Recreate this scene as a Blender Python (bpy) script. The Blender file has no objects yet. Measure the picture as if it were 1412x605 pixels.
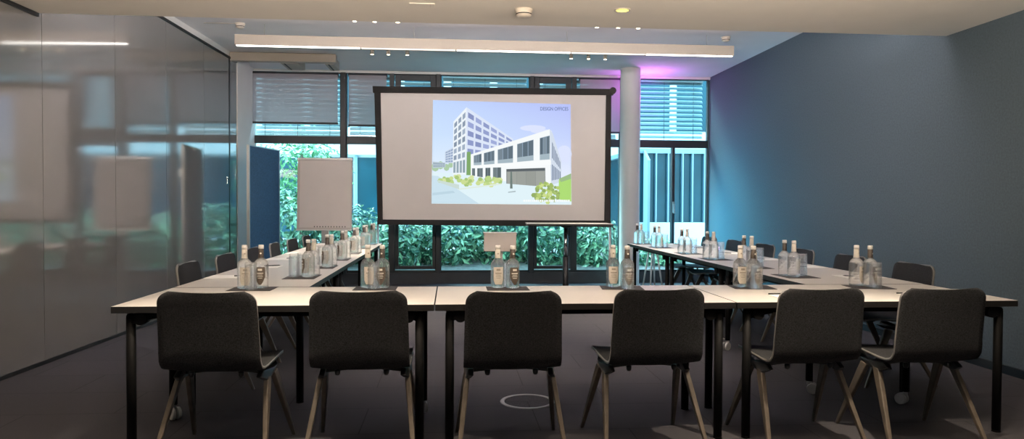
import bpy, bmesh, math, random
from mathutils import Vector, Matrix
R = random.Random(7)
PI = math.pi
scene = bpy.context.scene
COL = scene.collection

# ------------------------------------------------------------------ camera
FPX, YAW, PITCH, ROLL, HC = 1004.6, .08356, -.0223, .00468, 1.2617
def cam_axes():
    cy, sy, cp, sp = math.cos(YAW), math.sin(YAW), math.cos(PITCH), math.sin(PITCH)
    F = Vector((sy*cp, cy*cp, sp)); Rt = Vector((cy, -sy, 0)); U = Rt.cross(F)
    cr, sr = math.cos(ROLL), math.sin(ROLL)
    return Rt*cr+U*sr, U*cr-Rt*sr, F
AR, AU, AF = cam_axes()
def on_plane(u, v, p0, n):
    """photo measurement -> point on a real plane"""
    d = AF + AR*((u-706)/FPX) + AU*((302.5-v)/FPX)
    o = Vector((0, 0, HC)); p0 = Vector(p0); n = Vector(n)
    return o + d*((p0-o).dot(n)/d.dot(n))
cd = bpy.data.cameras.new('camera'); cam = bpy.data.objects.new('camera', cd); COL.objects.link(cam)
cd.sensor_width = 36; cd.lens = 36*FPX/1412; cd.clip_start = .05; cd.clip_end = 300
cam.matrix_world = Matrix(((AR.x, AU.x, -AF.x, 0), (AR.y, AU.y, -AF.y, 0), (AR.z, AU.z, -AF.z, HC), (0, 0, 0, 1)))
scene.camera = cam
scene.view_settings.view_transform = 'Standard'
scene.view_settings.look = 'None'
scene.view_settings.exposure = 0

# ------------------------------------------------------------------ materials
def lin(c):
    return tuple((x/12.92 if x <= .04045 else ((x+.055)/1.055)**2.4) for x in [k/255 for k in c])
def mat(name, col, rough=.5, metal=0, noise=0, nscale=60, bump=0, bscale=200, spec=.5, emit=None, estr=0, ior=1.5, coat=0):
    m = bpy.data.materials.new(name); m.use_nodes = True
    nt = m.node_tree; b = nt.nodes['Principled BSDF']
    b.inputs['Base Color'].default_value = (*col, 1); b.inputs['Roughness'].default_value = rough
    b.inputs['Metallic'].default_value = metal; b.inputs['Specular IOR Level'].default_value = spec
    b.inputs['IOR'].default_value = ior; b.inputs['Coat Weight'].default_value = coat
    if emit: b.inputs['Emission Color'].default_value = (*emit, 1); b.inputs['Emission Strength'].default_value = estr
    tc = None
    if noise or bump:
        tc = nt.nodes.new('ShaderNodeTexCoord')
    if noise:
        n = nt.nodes.new('ShaderNodeTexNoise'); n.inputs['Scale'].default_value = nscale; n.inputs['Detail'].default_value = 4
        nt.links.new(tc.outputs['Object'], n.inputs['Vector'])
        r = nt.nodes.new('ShaderNodeValToRGB')
        r.color_ramp.elements[0].position = .3; r.color_ramp.elements[1].position = .7
        r.color_ramp.elements[0].color = (*[max(0, c*(1-noise)) for c in col], 1)
        r.color_ramp.elements[1].color = (*[c*(1+noise) for c in col], 1)
        nt.links.new(n.outputs['Fac'], r.inputs['Fac']); nt.links.new(r.outputs['Color'], b.inputs['Base Color'])
    if bump:
        n = nt.nodes.new('ShaderNodeTexNoise'); n.inputs['Scale'].default_value = bscale; n.inputs['Detail'].default_value = 3
        nt.links.new(tc.outputs['Object'], n.inputs['Vector'])
        bp = nt.nodes.new('ShaderNodeBump'); bp.inputs['Strength'].default_value = bump; bp.inputs['Distance'].default_value = .005
        nt.links.new(n.outputs['Fac'], bp.inputs['Height']); nt.links.new(bp.outputs['Normal'], b.inputs['Normal'])
    return m
def emission(name, col, s):
    m = bpy.data.materials.new(name); m.use_nodes = True; nt = m.node_tree; nt.nodes.clear()
    e = nt.nodes.new('ShaderNodeEmission'); e.inputs[0].default_value = (*col, 1); e.inputs[1].default_value = s
    o = nt.nodes.new('ShaderNodeOutputMaterial'); nt.links.new(e.outputs[0], o.inputs[0]); return m
def pane_mat(name, tint, refl=1.0):
    m = bpy.data.materials.new(name); m.use_nodes = True; nt = m.node_tree; nt.nodes.clear()
    t = nt.nodes.new('ShaderNodeBsdfTransparent'); t.inputs[0].default_value = (*tint, 1)
    g = nt.nodes.new('ShaderNodeBsdfGlossy'); g.inputs['Roughness'].default_value = .01; g.inputs[0].default_value = (refl, refl, refl, 1)
    f = nt.nodes.new('ShaderNodeFresnel'); f.inputs[0].default_value = 1.45
    x = nt.nodes.new('ShaderNodeMixShader'); o = nt.nodes.new('ShaderNodeOutputMaterial')
    nt.links.new(f.outputs[0], x.inputs[0]); nt.links.new(t.outputs[0], x.inputs[1]); nt.links.new(g.outputs[0], x.inputs[2])
    nt.links.new(x.outputs[0], o.inputs[0]); return m
def glass_mat(name, col, ior, mixt, light_haze):
    m = bpy.data.materials.new(name); m.use_nodes = True; nt = m.node_tree; nt.nodes.clear()
    g = nt.nodes.new('ShaderNodeBsdfGlass'); g.inputs['Color'].default_value = (*col, 1); g.inputs['Roughness'].default_value = 0; g.inputs['IOR'].default_value = ior
    t = nt.nodes.new('ShaderNodeBsdfTransparent'); t.inputs[0].default_value = (*col, 1)
    x = nt.nodes.new('ShaderNodeMixShader'); x.inputs[0].default_value = mixt
    o = nt.nodes.new('ShaderNodeOutputMaterial')
    nt.links.new(g.outputs[0], x.inputs[1]); nt.links.new(t.outputs[0], x.inputs[2])
    d = nt.nodes.new('ShaderNodeBsdfTranslucent'); d.inputs[0].default_value = (.95, .95, .93, 1)
    d2 = nt.nodes.new('ShaderNodeBsdfDiffuse'); d2.inputs[0].default_value = (.95, .95, .93, 1)
    a = nt.nodes.new('ShaderNodeAddShader'); nt.links.new(d.outputs[0], a.inputs[0]); nt.links.new(d2.outputs[0], a.inputs[1])
    y = nt.nodes.new('ShaderNodeMixShader'); y.inputs[0].default_value = light_haze  # white haze brightens the glass, standing in for scattered table light
    nt.links.new(x.outputs[0], y.inputs[1]); nt.links.new(a.outputs[0], y.inputs[2]); nt.links.new(y.outputs[0], o.inputs[0]); return m
def vcol_emission(name, s):
    m = bpy.data.materials.new(name); m.use_nodes = True; nt = m.node_tree; nt.nodes.clear()
    a = nt.nodes.new('ShaderNodeVertexColor'); a.layer_name = 'Col'
    e = nt.nodes.new('ShaderNodeEmission'); e.inputs[1].default_value = s
    o = nt.nodes.new('ShaderNodeOutputMaterial'); nt.links.new(a.outputs[0], e.inputs[0]); nt.links.new(e.outputs[0], o.inputs[0]); return m
def blind_fabric(name, col, openness, trans):
    m = bpy.data.materials.new(name); m.use_nodes = True; nt = m.node_tree; nt.nodes.clear()
    d = nt.nodes.new('ShaderNodeBsdfDiffuse'); d.inputs[0].default_value = (*col, 1)
    l = nt.nodes.new('ShaderNodeBsdfTranslucent'); l.inputs[0].default_value = (*[c*1.0 for c in col], 1)
    t = nt.nodes.new('ShaderNodeBsdfTransparent')
    x = nt.nodes.new('ShaderNodeMixShader'); x.inputs[0].default_value = trans
    y = nt.nodes.new('ShaderNodeMixShader'); y.inputs[0].default_value = openness
    o = nt.nodes.new('ShaderNodeOutputMaterial')
    nt.links.new(d.outputs[0], x.inputs[1]); nt.links.new(l.outputs[0], x.inputs[2])
    nt.links.new(x.outputs[0], y.inputs[1]); nt.links.new(t.outputs[0], y.inputs[2]); nt.links.new(y.outputs[0], o.inputs[0]); return m
def leaf_mat(name, c1, c2):
    m = mat(name, c1, .32, spec=.6); nt = m.node_tree; b = nt.nodes['Principled BSDF']
    a = nt.nodes.new('ShaderNodeVertexColor'); a.layer_name = 'Col'
    x = nt.nodes.new('ShaderNodeMix'); x.data_type = 'RGBA'
    nt.links.new(a.outputs[0], x.inputs[0]); x.inputs[6].default_value = (*c1, 1); x.inputs[7].default_value = (*c2, 1)
    nt.links.new(x.outputs[2], b.inputs['Base Color'])
    return m
def carpet_mat():
    m = mat('carpet', (.066, .063, .070), .95, noise=.5, nscale=260, bump=.6, bscale=420, spec=.1)
    nt = m.node_tree; b = nt.nodes['Principled BSDF']
    tc = [n for n in nt.nodes if n.type == 'TEX_COORD'][0]
    br = nt.nodes.new('ShaderNodeTexBrick'); br.offset = .5; br.inputs['Scale'].default_value = 1
    br.inputs['Brick Width'].default_value = 1.0; br.inputs['Row Height'].default_value = .5
    br.inputs['Mortar Size'].default_value = .004; br.inputs['Mortar Smooth'].default_value = .3
    br.inputs['Color1'].default_value = (1, 1, 1, 1); br.inputs['Color2'].default_value = (.94, .94, .94, 1); br.inputs['Mortar'].default_value = (.6, .6, .6, 1)
    nt.links.new(tc.outputs['Object'], br.inputs['Vector'])
    src = b.inputs['Base Color'].links[0].from_socket
    mx = nt.nodes.new('ShaderNodeMix'); mx.data_type = 'RGBA'; mx.blend_type = 'MULTIPLY'; mx.inputs[0].default_value = 1
    nt.links.new(src, mx.inputs[6]); nt.links.new(br.outputs['Color'], mx.inputs[7]); nt.links.new(mx.outputs[2], b.inputs['Base Color'])
    return m
def weave_mat(name, col, rough, a=.16, sc=700):
    """fine woven wall covering / upholstery: two crossed wave textures break the colour up"""
    m = mat(name, col, rough, noise=a, nscale=sc/5, bump=.35, bscale=sc, spec=.2)
    return m

M = dict(
    ring=mat('brushed_ring', (.42, .41, .40), .55, noise=.04),
    carpet=carpet_mat(),
    ceil=mat('ceiling_paint', (.84, .82, .84), .9, noise=.02, nscale=3),
    soffit=mat('soffit_paint', (.76, .70, .62), .9, noise=.02, nscale=3),
    white=mat('white_paint', (.72, .70, .68), .7, noise=.02, nscale=4),
    rwall=weave_mat('slate_wallcovering', (.082, .108, .126), .85, .12, 300),
    panel=mat('gloss_panel', (.18, .174, .168), .075, noise=.03, nscale=2, spec=1.0, ior=1.9),
    black=mat('black_trim', (.012, .012, .013), .5, noise=.1),
    frame=mat('anthracite_frame', (.022, .024, .028), .4, noise=.1, nscale=8),
    sill=mat('dark_sill', (.035, .036, .042), .55, noise=.1, nscale=12),
    top=mat('table_laminate', (.50, .475, .455), .42, noise=.02, nscale=25, spec=.4),
    edge=mat('table_edge', (.012, .011, .011), .45, noise=.1),
    tmetal=mat('black_table_metal', (.004, .004, .0045), .6, noise=.1, nscale=30, spec=.12),
    caster=mat('grey_caster', (.42, .42, .42), .4, noise=.05),
    chrome=mat('chrome', (.75, .75, .76), .15, metal=1, noise=.02),
    fabric=weave_mat('charcoal_upholstery', (.0215, .022, .0245), .85, .6, 900),
    shelledge=mat('shell_edge', (.16, .155, .15), .35, noise=.05),  # rim paler than the upholstery: light along the edge put into its colour
    wood=mat('grey_brown_wood', (.085, .068, .053), .42, noise=.25, nscale=22),
    plast=mat('black_joint', (.02, .021, .023), .3, noise=.1),
    mats=mat('dark_placemat', (.028, .025, .026), .8, noise=.2, nscale=200),
    paper=mat('white_paper', (.80, .79, .77), .8, noise=.02),
    pen=mat('dark_pen', (.012, .012, .014), .3, noise=.1),
    bottle=glass_mat('bottle_glass', (.99, .995, .99), 1.30, .5, .05),
    tumbler=glass_mat('tumbler_glass', (.995, .995, .995), 1.35, .75, .02),
    capw=mat('white_cap', (.78, .76, .74), .35, noise=.03),
    sleeved=mat('brown_sleeve', (.055, .042, .034), .4, noise=.2, nscale=300),
    sleevel=mat('pale_sleeve', (.55, .52, .47), .4, noise=.12, nscale=300),
    labd=mat('brown_label', (.10, .078, .06), .5, noise=.2, nscale=300),
    labl=mat('pale_label', (.60, .56, .50), .5, noise=.12, nscale=200),
    labmark=mat('label_mark', (.75, .72, .66), .5, noise=.05),
    labmarkd=mat('label_mark_dark', (.30, .26, .22), .5, noise=.05),
    pin=weave_mat('blue_felt', (.045, .105, .19), .95, .2, 260),
    alu=mat('aluminium', (.55, .55, .55), .35, metal=.8, noise=.03),
    flip=mat('flipchart_board', (.42, .385, .365), .5, noise=.02),
    flippaper=mat('flipchart_paper', (.54, .50, .485), .8, noise=.02, nscale=6),
    screen=mat('screen_fabric', (.62, .585, .57), .9, noise=.012, nscale=5),
    drape=mat('black_drape', (.012, .011, .011), .85, noise=.2, nscale=60),
    slide=vcol_emission('projected_light', 1.0),
    slidetext=emission('projected_text', lin((118, 132, 180)), 1.0),
    pane=pane_mat('window_glass', (.70, .95, .98)),
    roller=blind_fabric('roller_fabric', (.38, .335, .36), .10, .14),
    slat=mat('blind_slat', (.34, .36, .38), .45, noise=.05, nscale=6),
    slatl=mat('pale_blind_slat', (.28, .42, .48), .4, noise=.05, nscale=6),
    leaf=leaf_mat('laurel_leaf', (.012, .11, .06), (.60, .95, .58)),
    leaft=leaf_mat('tree_leaf', (.03, .20, .06), (.50, .88, .45)),
    soil=mat('soil', (.20, .19, .18), .95, noise=.3, nscale=14, bump=.8, bscale=18),
    bark=mat('bark', (.16, .12, .09), .9, noise=.3, nscale=20),
    facade=mat('pale_facade', (.72, .74, .75), .7, noise=.04, nscale=4),
    facglass=mat('facade_glass', (.008, .06, .085), .25, noise=.3, nscale=.8, spec=.3),
    facfin=mat('facade_fin', (.25, .36, .42), .5, noise=.05),
    pave=mat('pale_paving', (.80, .80, .78), .8, noise=.08, nscale=6),
    red=mat('red_plastic', (.45, .02, .03), .35, noise=.05),
    wlegs=mat('white_legs', (.75, .73, .72), .4, noise=.04),
    tan=mat('beige_board', (.46, .40, .34), .6, noise=.03, nscale=8),
    lamp=emission('lamp_warm', (1.0, .80, .52), 30),
    lampy=emission('lamp_yellow', (1.0, .82, .10), 4),
    strip=emission('light_strip', (1.0, .95, .88), 9),
    stripdim=emission('light_strip_dim', (1.0, .93, .84), 1.6),
    cream=mat('cream_plastic', (.62, .55, .46), .45, noise=.03),
    bar=mat('bar_paint', (.40, .355, .30), .6, noise=.02),
    dark=mat('dark_slot', (.01, .01, .01), .6, noise=.1),
)

# ------------------------------------------------------------------ mesh helpers
class MB:
    def __init__(s): s.v = []; s.f = []; s.m = []; s.sm = []
    def face(s, idx, mi=0, smooth=False): s.f.append(tuple(idx)); s.m.append(mi); s.sm.append(smooth)
    def quad(s, pts, mi=0):
        n = len(s.v); s.v += [tuple(p) for p in pts]; s.face(range(n, n+len(pts)), mi); return s
    def box(s, x0, x1, y0, y1, z0, z1, mi=0, mside=None, T=None):
        n = len(s.v)
        vs = [(x0,y0,z0),(x1,y0,z0),(x1,y1,z0),(x0,y1,z0),(x0,y0,z1),(x1,y0,z1),(x1,y1,z1),(x0,y1,z1)]
        if T is not None: vs = [tuple(T @ Vector(v)) for v in vs]
        s.v += vs; ms = mi if mside is None else mside
        for f, k in (((3,2,1,0), ms), ((4,5,6,7), mi), ((0,1,5,4), ms), ((1,2,6,5), ms), ((2,3,7,6), ms), ((3,0,4,7), ms)):
            s.face([n+i for i in f], k)
        return s
    def tube(s, a, b, ra, rb=None, seg=14, mi=0, cap=True):
        rb = ra if rb is None else rb
        a = Vector(a); b = Vector(b); d = (b-a).normalized()
        u = d.orthogonal().normalized(); w = d.cross(u); n = len(s.v)
        for p, r in ((a, ra), (b, rb)):
            for k in range(seg):
                t = 2*PI*k/seg; s.v.append(tuple(p+u*(r*math.cos(t))+w*(r*math.sin(t))))
        for k in range(seg):
            j = (k+1) % seg; s.face((n+k, n+j, n+seg+j, n+seg+k), mi, True)
        if cap:
            s.face([n+k for k in range(seg)][::-1], mi); s.face([n+seg+k for k in range(seg)], mi)
        return s
    def path(s, pts, r, seg=8, mi=0):
        for i in range(len(pts)-1):
            s.tube(pts[i], pts[i+1], r if not isinstance(r, (list, tuple)) else r[i], r if not isinstance(r, (list, tuple)) else r[i+1], seg, mi)
        return s
    def lathe(s, prof, seg=24, c=(0,0,0), mi=0, closed=False):
        n0 = len(s.v); rings = []
        for r, z in prof:
            if r < 1e-6:
                rings.append([len(s.v)]); s.v.append((c[0], c[1], c[2]+z))
            else:
                rings.append(list(range(len(s.v), len(s.v)+seg)))
                for k in range(seg):
                    t = 2*PI*k/seg; s.v.append((c[0]+r*math.cos(t), c[1]+r*math.sin(t), c[2]+z))
        pairs = list(zip(rings, rings[1:])) + ([(rings[-1], rings[0])] if closed else [])
        for A, B in pairs:
            for k in range(seg):
                j = (k+1) % seg
                if len(A) == 1 and len(B) == 1: continue
                if len(A) == 1: s.face((A[0], B[j], B[k]), mi, True)
                elif len(B) == 1: s.face((A[k], A[j], B[0]), mi, True)
                else: s.face((A[k], A[j], B[j], B[k]), mi, True)
        return s
    def wedge(s, secs, mi=0):
        """loft through rectangular sections: (centre, half vec 1, half vec 2)"""
        n = len(s.v)
        for c, h1, h2 in secs:
            c = Vector(c); h1 = Vector(h1); h2 = Vector(h2)
            s.v += [tuple(c-h1-h2), tuple(c+h1-h2), tuple(c+h1+h2), tuple(c-h1+h2)]
        for i in range(len(secs)-1):
            a = n+4*i
            for k in range(4): s.face((a+k, a+(k+1)%4, a+4+(k+1)%4, a+4+k), mi)
        s.face((n+3, n+2, n+1, n), mi); e = n+4*(len(secs)-1); s.face((e, e+1, e+2, e+3), mi)
        return s
    def build(s, name, ms, parent=None, bevel=0, loc=None):
        me = bpy.data.meshes.new(name); me.from_pydata(s.v, [], s.f); me.update()
        for m in (ms if isinstance(ms, (list, tuple)) else [ms]): me.materials.append(m)
        me.polygons.foreach_set('material_index', s.m); me.polygons.foreach_set('use_smooth', s.sm)
        bm = bmesh.new(); bm.from_mesh(me); bmesh.ops.recalc_face_normals(bm, faces=bm.faces); bm.to_mesh(me); bm.free()
        o = bpy.data.objects.new(name, me); COL.objects.link(o)
        if parent: o.parent = parent
        if loc: o.location = loc
        if bevel:
            b = o.modifiers.new('bevel', 'BEVEL'); b.width = bevel; b.segments = 2; b.limit_method = 'ANGLE'
        return o
def tag(o, label=None, cat=None, group=None, kind=None):
    if label: o['label'] = label
    if cat: o['category'] = cat
    if group: o['group'] = group
    if kind: o['kind'] = kind
    return o
def thing(name, label, cat, loc=(0,0,0), rz=0, group=None):
    o = bpy.data.objects.new(name, None); COL.objects.link(o); o.empty_display_size = .1
    o.location = loc; o.rotation_euler.z = rz
    return tag(o, label, cat, group)
def struct(name, mb, m, bevel=0, label=None):
    o = mb.build(name, m, None, bevel); o['kind'] = 'structure'
    if label: o['label'] = label
    return o
def dup(src, parent=None):
    c = src.copy(); COL.objects.link(c); c.parent = parent
    for ch in [o for o in KIDS.get(src.name, [])]: dup(ch, c)
    return c
KIDS = {}
def learn(root):
    """remember the part tree of a prototype before copying it"""
    KIDS[root.name] = [o for o in COL.objects if o.parent == root]
    for k in KIDS[root.name]: learn(k)
ORD = ['first', 'second', 'third', 'fourth', 'fifth', 'sixth']

# ------------------------------------------------------------------ room shell
XL, XR, YB, HZ = -3.11, 4.15, 11.47, 3.30
YF = -2.2; BZ, BY = 2.685, 5.84
struct('floor', MB().quad([(XL-.2,YF,0),(XR+.2,YF,0),(XR+.2,YB+.14,0),(XL-.2,YB+.14,0)]), M['carpet'])
struct('ceiling', MB().box(XL-.2, XR+.2, BY-.3, YB+.14, HZ, HZ+.1), M['ceil'])
struct('trim_1', MB().box(XL-.2, XR+.2, YF, BY, BZ, HZ+.1), M['soffit'], label='beige lowered ceiling soffit over the near half of the room')
struct('wall_right', MB().box(XR, XR+.2, YF, YB+.1, 0, HZ+.05), M['rwall'])
struct('wall_front', MB().box(XL-.2, XR+.2, YF-.2, YF, 0, BZ), M['white'])
# left wall: tall glossy panels with narrow dark joints
WT = Matrix.Translation((-3.127, 6, 0)) @ Matrix.Rotation(-.032, 4, 'Z') @ Matrix.Translation((0, -6, 0))   # this wall is not quite square to the room
g = MB()
seams = [YF, -1.1, .06, 1.22, 2.38, 3.54, 4.75, 5.896, 7.034, 8.149, 9.249, 10.16]
for a, b in zip(seams, seams[1:]): g.box(-.06, 0, a+.003, b-.003, .03, 3.195, T=WT)
g.box(-.06, 0, 10.20, 10.48, .03, 3.195, T=WT)
g.box(-.2, -.06, YF, 10.49, 0, HZ+.05, 1, T=WT)
struct('wall_left', g, [M['panel'], M['black']])
struct('trim_2', MB().box(-.05, .004, 10.162, 10.198, 0, 3.21, T=WT).box(-.05, .012, BY+.002, 10.48, 3.196, 3.225, T=WT), M['black'])
struct('trim_3', MB().box(-.05, .02, YF, BY-.005, BZ-.028, BZ-.001, T=WT), M['black'])
struct('trim_4', MB().box(-.2, .012, 10.49, 11.05, 0, HZ, T=WT).box(-.22, -.05, 11.05, YB+.1, 0, HZ, T=WT).box(-.2, .0, BY, 10.49, 3.226, HZ, T=WT), M['white'])
struct('baseboard_right', MB().box(XR-.012, XR-.0005, YF+.01, YB-.3, .0005, .065), M['black'])
struct('baseboard_left', MB().box(-.03, .006, YF+.01, 10.14, .0005, .03, T=WT), M['black'])
# round column in front of the window wall
col = struct('column', MB().lathe([(.17,0),(.17,.04),(.152,.045),(.152,HZ-.001)], 40, (2.70, 10.88, 0)), M['white'], label='round white column in front of the windows')
col.name = 'trim_5'
# window wall: sill upstand, header
struct('wall_back', MB().box(XL+.03, XR, YB-.02, YB+.10, .0, .165).box(XL+.03, XR, YB-.01, YB+.10, 3.262, HZ, 1), [M['sill'], M['white']])
# lock on the last panel
lk = thing('panel_lock', 'small dark lock on the last glossy wall panel', 'lock', tuple(WT @ Vector((0, 10.08, 1.55))))
MB().box(0, .006, -.012, .012, -.05, .05).build('lock_plate', M['chrome'], lk, .002)
MB().tube((.006, 0, .02), (.02, 0, .02), .009).build('lock_knob', M['black'], lk)

# ------------------------------------------------------------------ windows
BAYS = [(-3.08,-1.700), (-1.62,-.235), (-.165,1.235), (1.300,2.69), (2.77,4.13)]
MULL = [(-1.70,-1.62), (-.235,-.165), (1.235,1.30), (2.69,2.77)]
TR0, TR1, ZS, ZT = 2.165, 2.285, .205, 3.262
def rect_frame(g, x0, x1, z0, z1, w, y0, y1):
    g.box(x0, x0+w, y0, y1, z0, z1); g.box(x1-w, x1, y0, y1, z0, z1)
    g.box(x0+w, x1-w, y0, y1, z0, z0+w); g.box(x0+w, x1-w, y0, y1, z1-w, z1)
def window(i):
    x0, x1 = BAYS[i]
    w = thing('window_%d' % (i+1), 'window bay', 'window', ((x0+x1)/2, YB, 0)); del w['category']; del w['label']; w['kind'] = 'structure'
    cx = (x0+x1)/2
    a, b = x0-cx, x1-cx
    f = MB()
    f.box(a, b, 0, .08, TR0, TR1)                                   # transom
    f.box(a, b, 0, .08, .165, ZS); f.box(a, b, 0, .08, ZT-.012, ZT)
    f.box(a, a+.015, 0, .08, ZS, ZT); f.box(b-.015, b, 0, .08, ZS, ZT)
    if i < 4: f.box(b, MULL[i][1]-cx, -.04, .10, .165, ZT)            # mullion on the right of the bay
    if i == 1: f.box(-.97-cx, -.87-cx, -.02, .08, ZS, TR0); f.box(-.955-cx, -.885-cx, -.02, .08, TR1, ZT)
    if i == 3: f.box(1.895-cx, 1.995-cx, -.02, .08, ZS, TR0); f.box(1.905-cx, 1.98-cx, -.02, .08, TR1, ZT)
    if i == 4:
        f.box(3.535-cx, 3.58-cx, -.02, .08, ZS, TR0)
    f.build('window_frame', M['frame'], w, .004)
    MB().quad([(a,.04,.2),(b,.04,.2),(b,.04,TR0+.02),(a,.04,TR0+.02)]).build('pane', M['pane'], w)
    MB().quad([(a,.04,TR1-.02),(b,.04,TR1-.02),(b,.04,ZT),(a,.04,ZT)]).build('pane', M['pane'], w)
    if i in (1, 3):                                                  # opening casements with their own frames
        s0, s1 = (-.865, -.24) if i == 1 else (1.305, 1.89)
        for z0, z1, ww in ((ZS+.02, TR0-.01, .05), (TR1+.005, ZT-.02, .085)):
            h = MB(); rect_frame(h, s0-cx, s1-cx, z0, z1, ww, -.03, .035); sh = h.build('casement', M['frame'], w, .004)
            if z0 < 1:
                hx = (s0+.025 if i == 1 else s1-.025)-cx
                MB().box(hx-.012, hx+.012, -.045, -.03, 1.0, 1.12).tube((hx, -.045, 1.09), (hx, -.07, 1.09), .008).box(hx-.009, hx+.009, -.078, -.062, .98, 1.10).build('handle', M['alu'], sh)
    if i == 4:
        hx = 3.558-cx
        MB().box(hx-.014, hx+.014, -.035, -.02, 1.12, 1.30).tube((hx, -.035, 1.25), (hx, -.07, 1.25), .01).box(hx-.01, hx+.01, -.08, -.062, 1.11, 1.26).build('handle', M['alu'], w)
    return w
for i in range(5): window(i)

# roller blinds (inside) and venetian blinds (outside)
def roller(x0, x1, zb, label):
    t = thing('roller_blind', label, 'blind', ((x0+x1)/2, YB-.06, 0), 0, 'roller blinds'); h = (x1-x0)/2
    MB().tube((-h, 0, 3.225), (h, 0, 3.225), .028).build('roller_tube', M['sill'], t)
    MB().quad([(-h+.01, -.026, zb), (h-.01, -.026, zb), (h-.01, -.026, 3.23), (-h+.01, -.026, 3.23)]).build('blind_fabric', M['roller'], t)
    MB().box(-h+.005, h-.005, -.034, -.018, zb-.03, zb).build('bottom_bar', M['sill'], t)
roller(-3.035, -1.725, 2.485, 'dark grey roller blind lowered in the leftmost window, beside the white wall post')
roller(-1.58, -.985, 2.46, 'narrow grey roller blind between the leftmost window and the left edge of the screen')
roller(2.01, 2.67, 2.40, 'narrow grey roller blind behind the right top corner of the screen, left of the column')
def venetian(i, z0, tilt, m, label, pitch=.072, wd=.078):
    x0, x1 = BAYS[i]; x0 += .03; x1 -= .03
    t = thing('venetian_blind', label, 'blind', ((x0+x1)/2, YB+.22, 0), 0, 'outside venetian blinds'); h = (x1-x0)/2
    g = MB(); z = 3.22
    c, s = math.cos(tilt), math.sin(tilt)
    while z > z0+.05:
        P = []
        for k in range(4):
            u = (k/3-.5)*wd; bow = .008*(1-(2*k/3-1)**2)
            P.append((u*c-bow*s, u*s+bow*c))
        n = len(g.v)
        for x in (-h, h):
            for (yy, zz) in P: g.v.append((x, yy, z+zz))
        for k in range(3): g.face((n+k, n+k+1, n+5+k, n+4+k), 0, True)
        z -= pitch
    g.build('slats', m, t)
    MB().box(-h, h, -.04, .04, 3.24, 3.30).build('head_rail', M['slat'], t)
    MB().box(-h, h, -.035, .035, z0, z0+.02).build('bottom_rail', m, t)
    for fx in (-.75, 0, .75):
        MB().tube((h*fx, -.045, z0), (h*fx, -.045, 3.24), .003, seg=6).build('cord', M['frame'], t)
for i, l in enumerate(['outside venetian blind behind the roller blind of the leftmost window',
                       'outside venetian blind over the second window, above the screen\'s left end',
                       'outside venetian blind with bluish closed slats above the middle of the screen',
                       'outside venetian blind over the window directly left of the white column']):
    venetian(i, 2.30, .95, M['slat'], l)
venetian(4, 2.23, .72, M['slatl'], 'bright pale venetian blind in the rightmost window, between column and right wall')

# ------------------------------------------------------------------ ceiling fittings
def smoke(x, y, z, label, s=1.0):
    t = thing('smoke_detector', label, 'smoke detector', (x, y, z), 0, 'smoke detectors')
    MB().lathe([(0,0),(.055*s,0),(.055*s,-.012),(.05*s,-.018)], 28).build('base', M['cream'], t)
    MB().lathe([(.05*s,-.018),(.048*s,-.03),(.048*s,-.045),(.03*s,-.058),(0,-.058)], 28).build('housing', M['cream'], t)
    MB().lathe([(.0488*s,-.033),(.0488*s,-.041)], 28).build('vent_slot', M['dark'], t)
smoke(.529, 5.36, BZ, 'cream smoke detector on the near soffit, left of the yellow lamp', 1.2)
smoke(-2.405, 8.6, HZ, 'small cream smoke detector on the upper ceiling near the left wall')
smoke(3.336, 8.69, HZ, 'small cream smoke detector on the upper ceiling near the right wall')
t = thing('recessed_lamp', 'glowing yellow recessed lamp in the near soffit', 'ceiling light', (1.251, 5.30, BZ))
MB().lathe([(.045,-.001),(.062,-.001),(.062,-.006),(.045,-.006)], 28, closed=True).build('ring', M['cream'], t)
MB().lathe([(0,-.004),(.045,-.004)], 20).build('bulb', M['lampy'], t)
t = thing('ceiling_plate', 'small flat blank plate on the soffit left of the smoke detector', 'plate', (-.21, 5.3, BZ))
MB().box(-.09, .09, -.04, .04, -.006, 0).build('cover', M['soffit'], t, .002)
MB().box(.055, .06, -.04, .04, -.0075, -.0055).build('joint', M['cream'], t)

def spot_fixture(x, y, z, label):
    t = thing('ceiling_spotlight', label, 'spotlight', (x, y, HZ), 0, 'ceiling spotlights')
    d = HZ-z
    MB().lathe([(0,-.001),(.03,-.001),(.03,-.012),(0,-.012)], 20).build('base', M['cream'], t)
    MB().tube((0,0,-.012), (0,0,-d+.06), .006).build('stem', M['cream'], t)
    MB().lathe([(0,-d+.06),(.022,-d+.06),(.026,-d+.05),(.026,-d),(.022,-d),(.022,-d+.008)], 20).build('lamp_head', M['cream'], t)
    MB().lathe([(0,-d+.004),(.022,-d+.004)], 20).build('bulb', M['lamp'], t)
    return t
def spot_light(x, y, z, tgt, power, size, blend, col, rad=.03):
    l = bpy.data.lights.new('spot', 'SPOT'); l.energy = power; l.spot_size = size; l.spot_blend = blend; l.color = col; l.shadow_soft_size = rad
    o = bpy.data.objects.new('spot_lamp', l); COL.objects.link(o); o.location = (x, y, z)
    o.rotation_euler = (Vector(tgt)-Vector((x, y, z))).to_track_quat('-Z', 'Y').to_euler(); return o
WARM = (1.0, .84, .64)
for row, y in (('near', 7.93), ('far', 9.66)):
    for side, xs in (('left', (-1.03,-.82,-.575)), ('right', (1.59,1.825,2.05))):
        for k, x in enumerate(xs):
            pos = ['left', 'middle', 'right'][k]
            where = 'at the soffit edge' if row == 'near' else 'below the light bar'
            spot_fixture(x, y, 3.19, '%s spotlight of the three in the %s group %s' % (pos, side, where))
        xm = xs[1]
        for x in xs:
            spot_light(x, y, 3.18, (x + (x-xm)*1.2 + (-.12 if side == 'left' else .25), y-(.25 if row == 'near' else 1.1), 0), 170 if row == 'near' else 95, .75 if row == 'near' else 1.0, .7, WARM)

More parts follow.
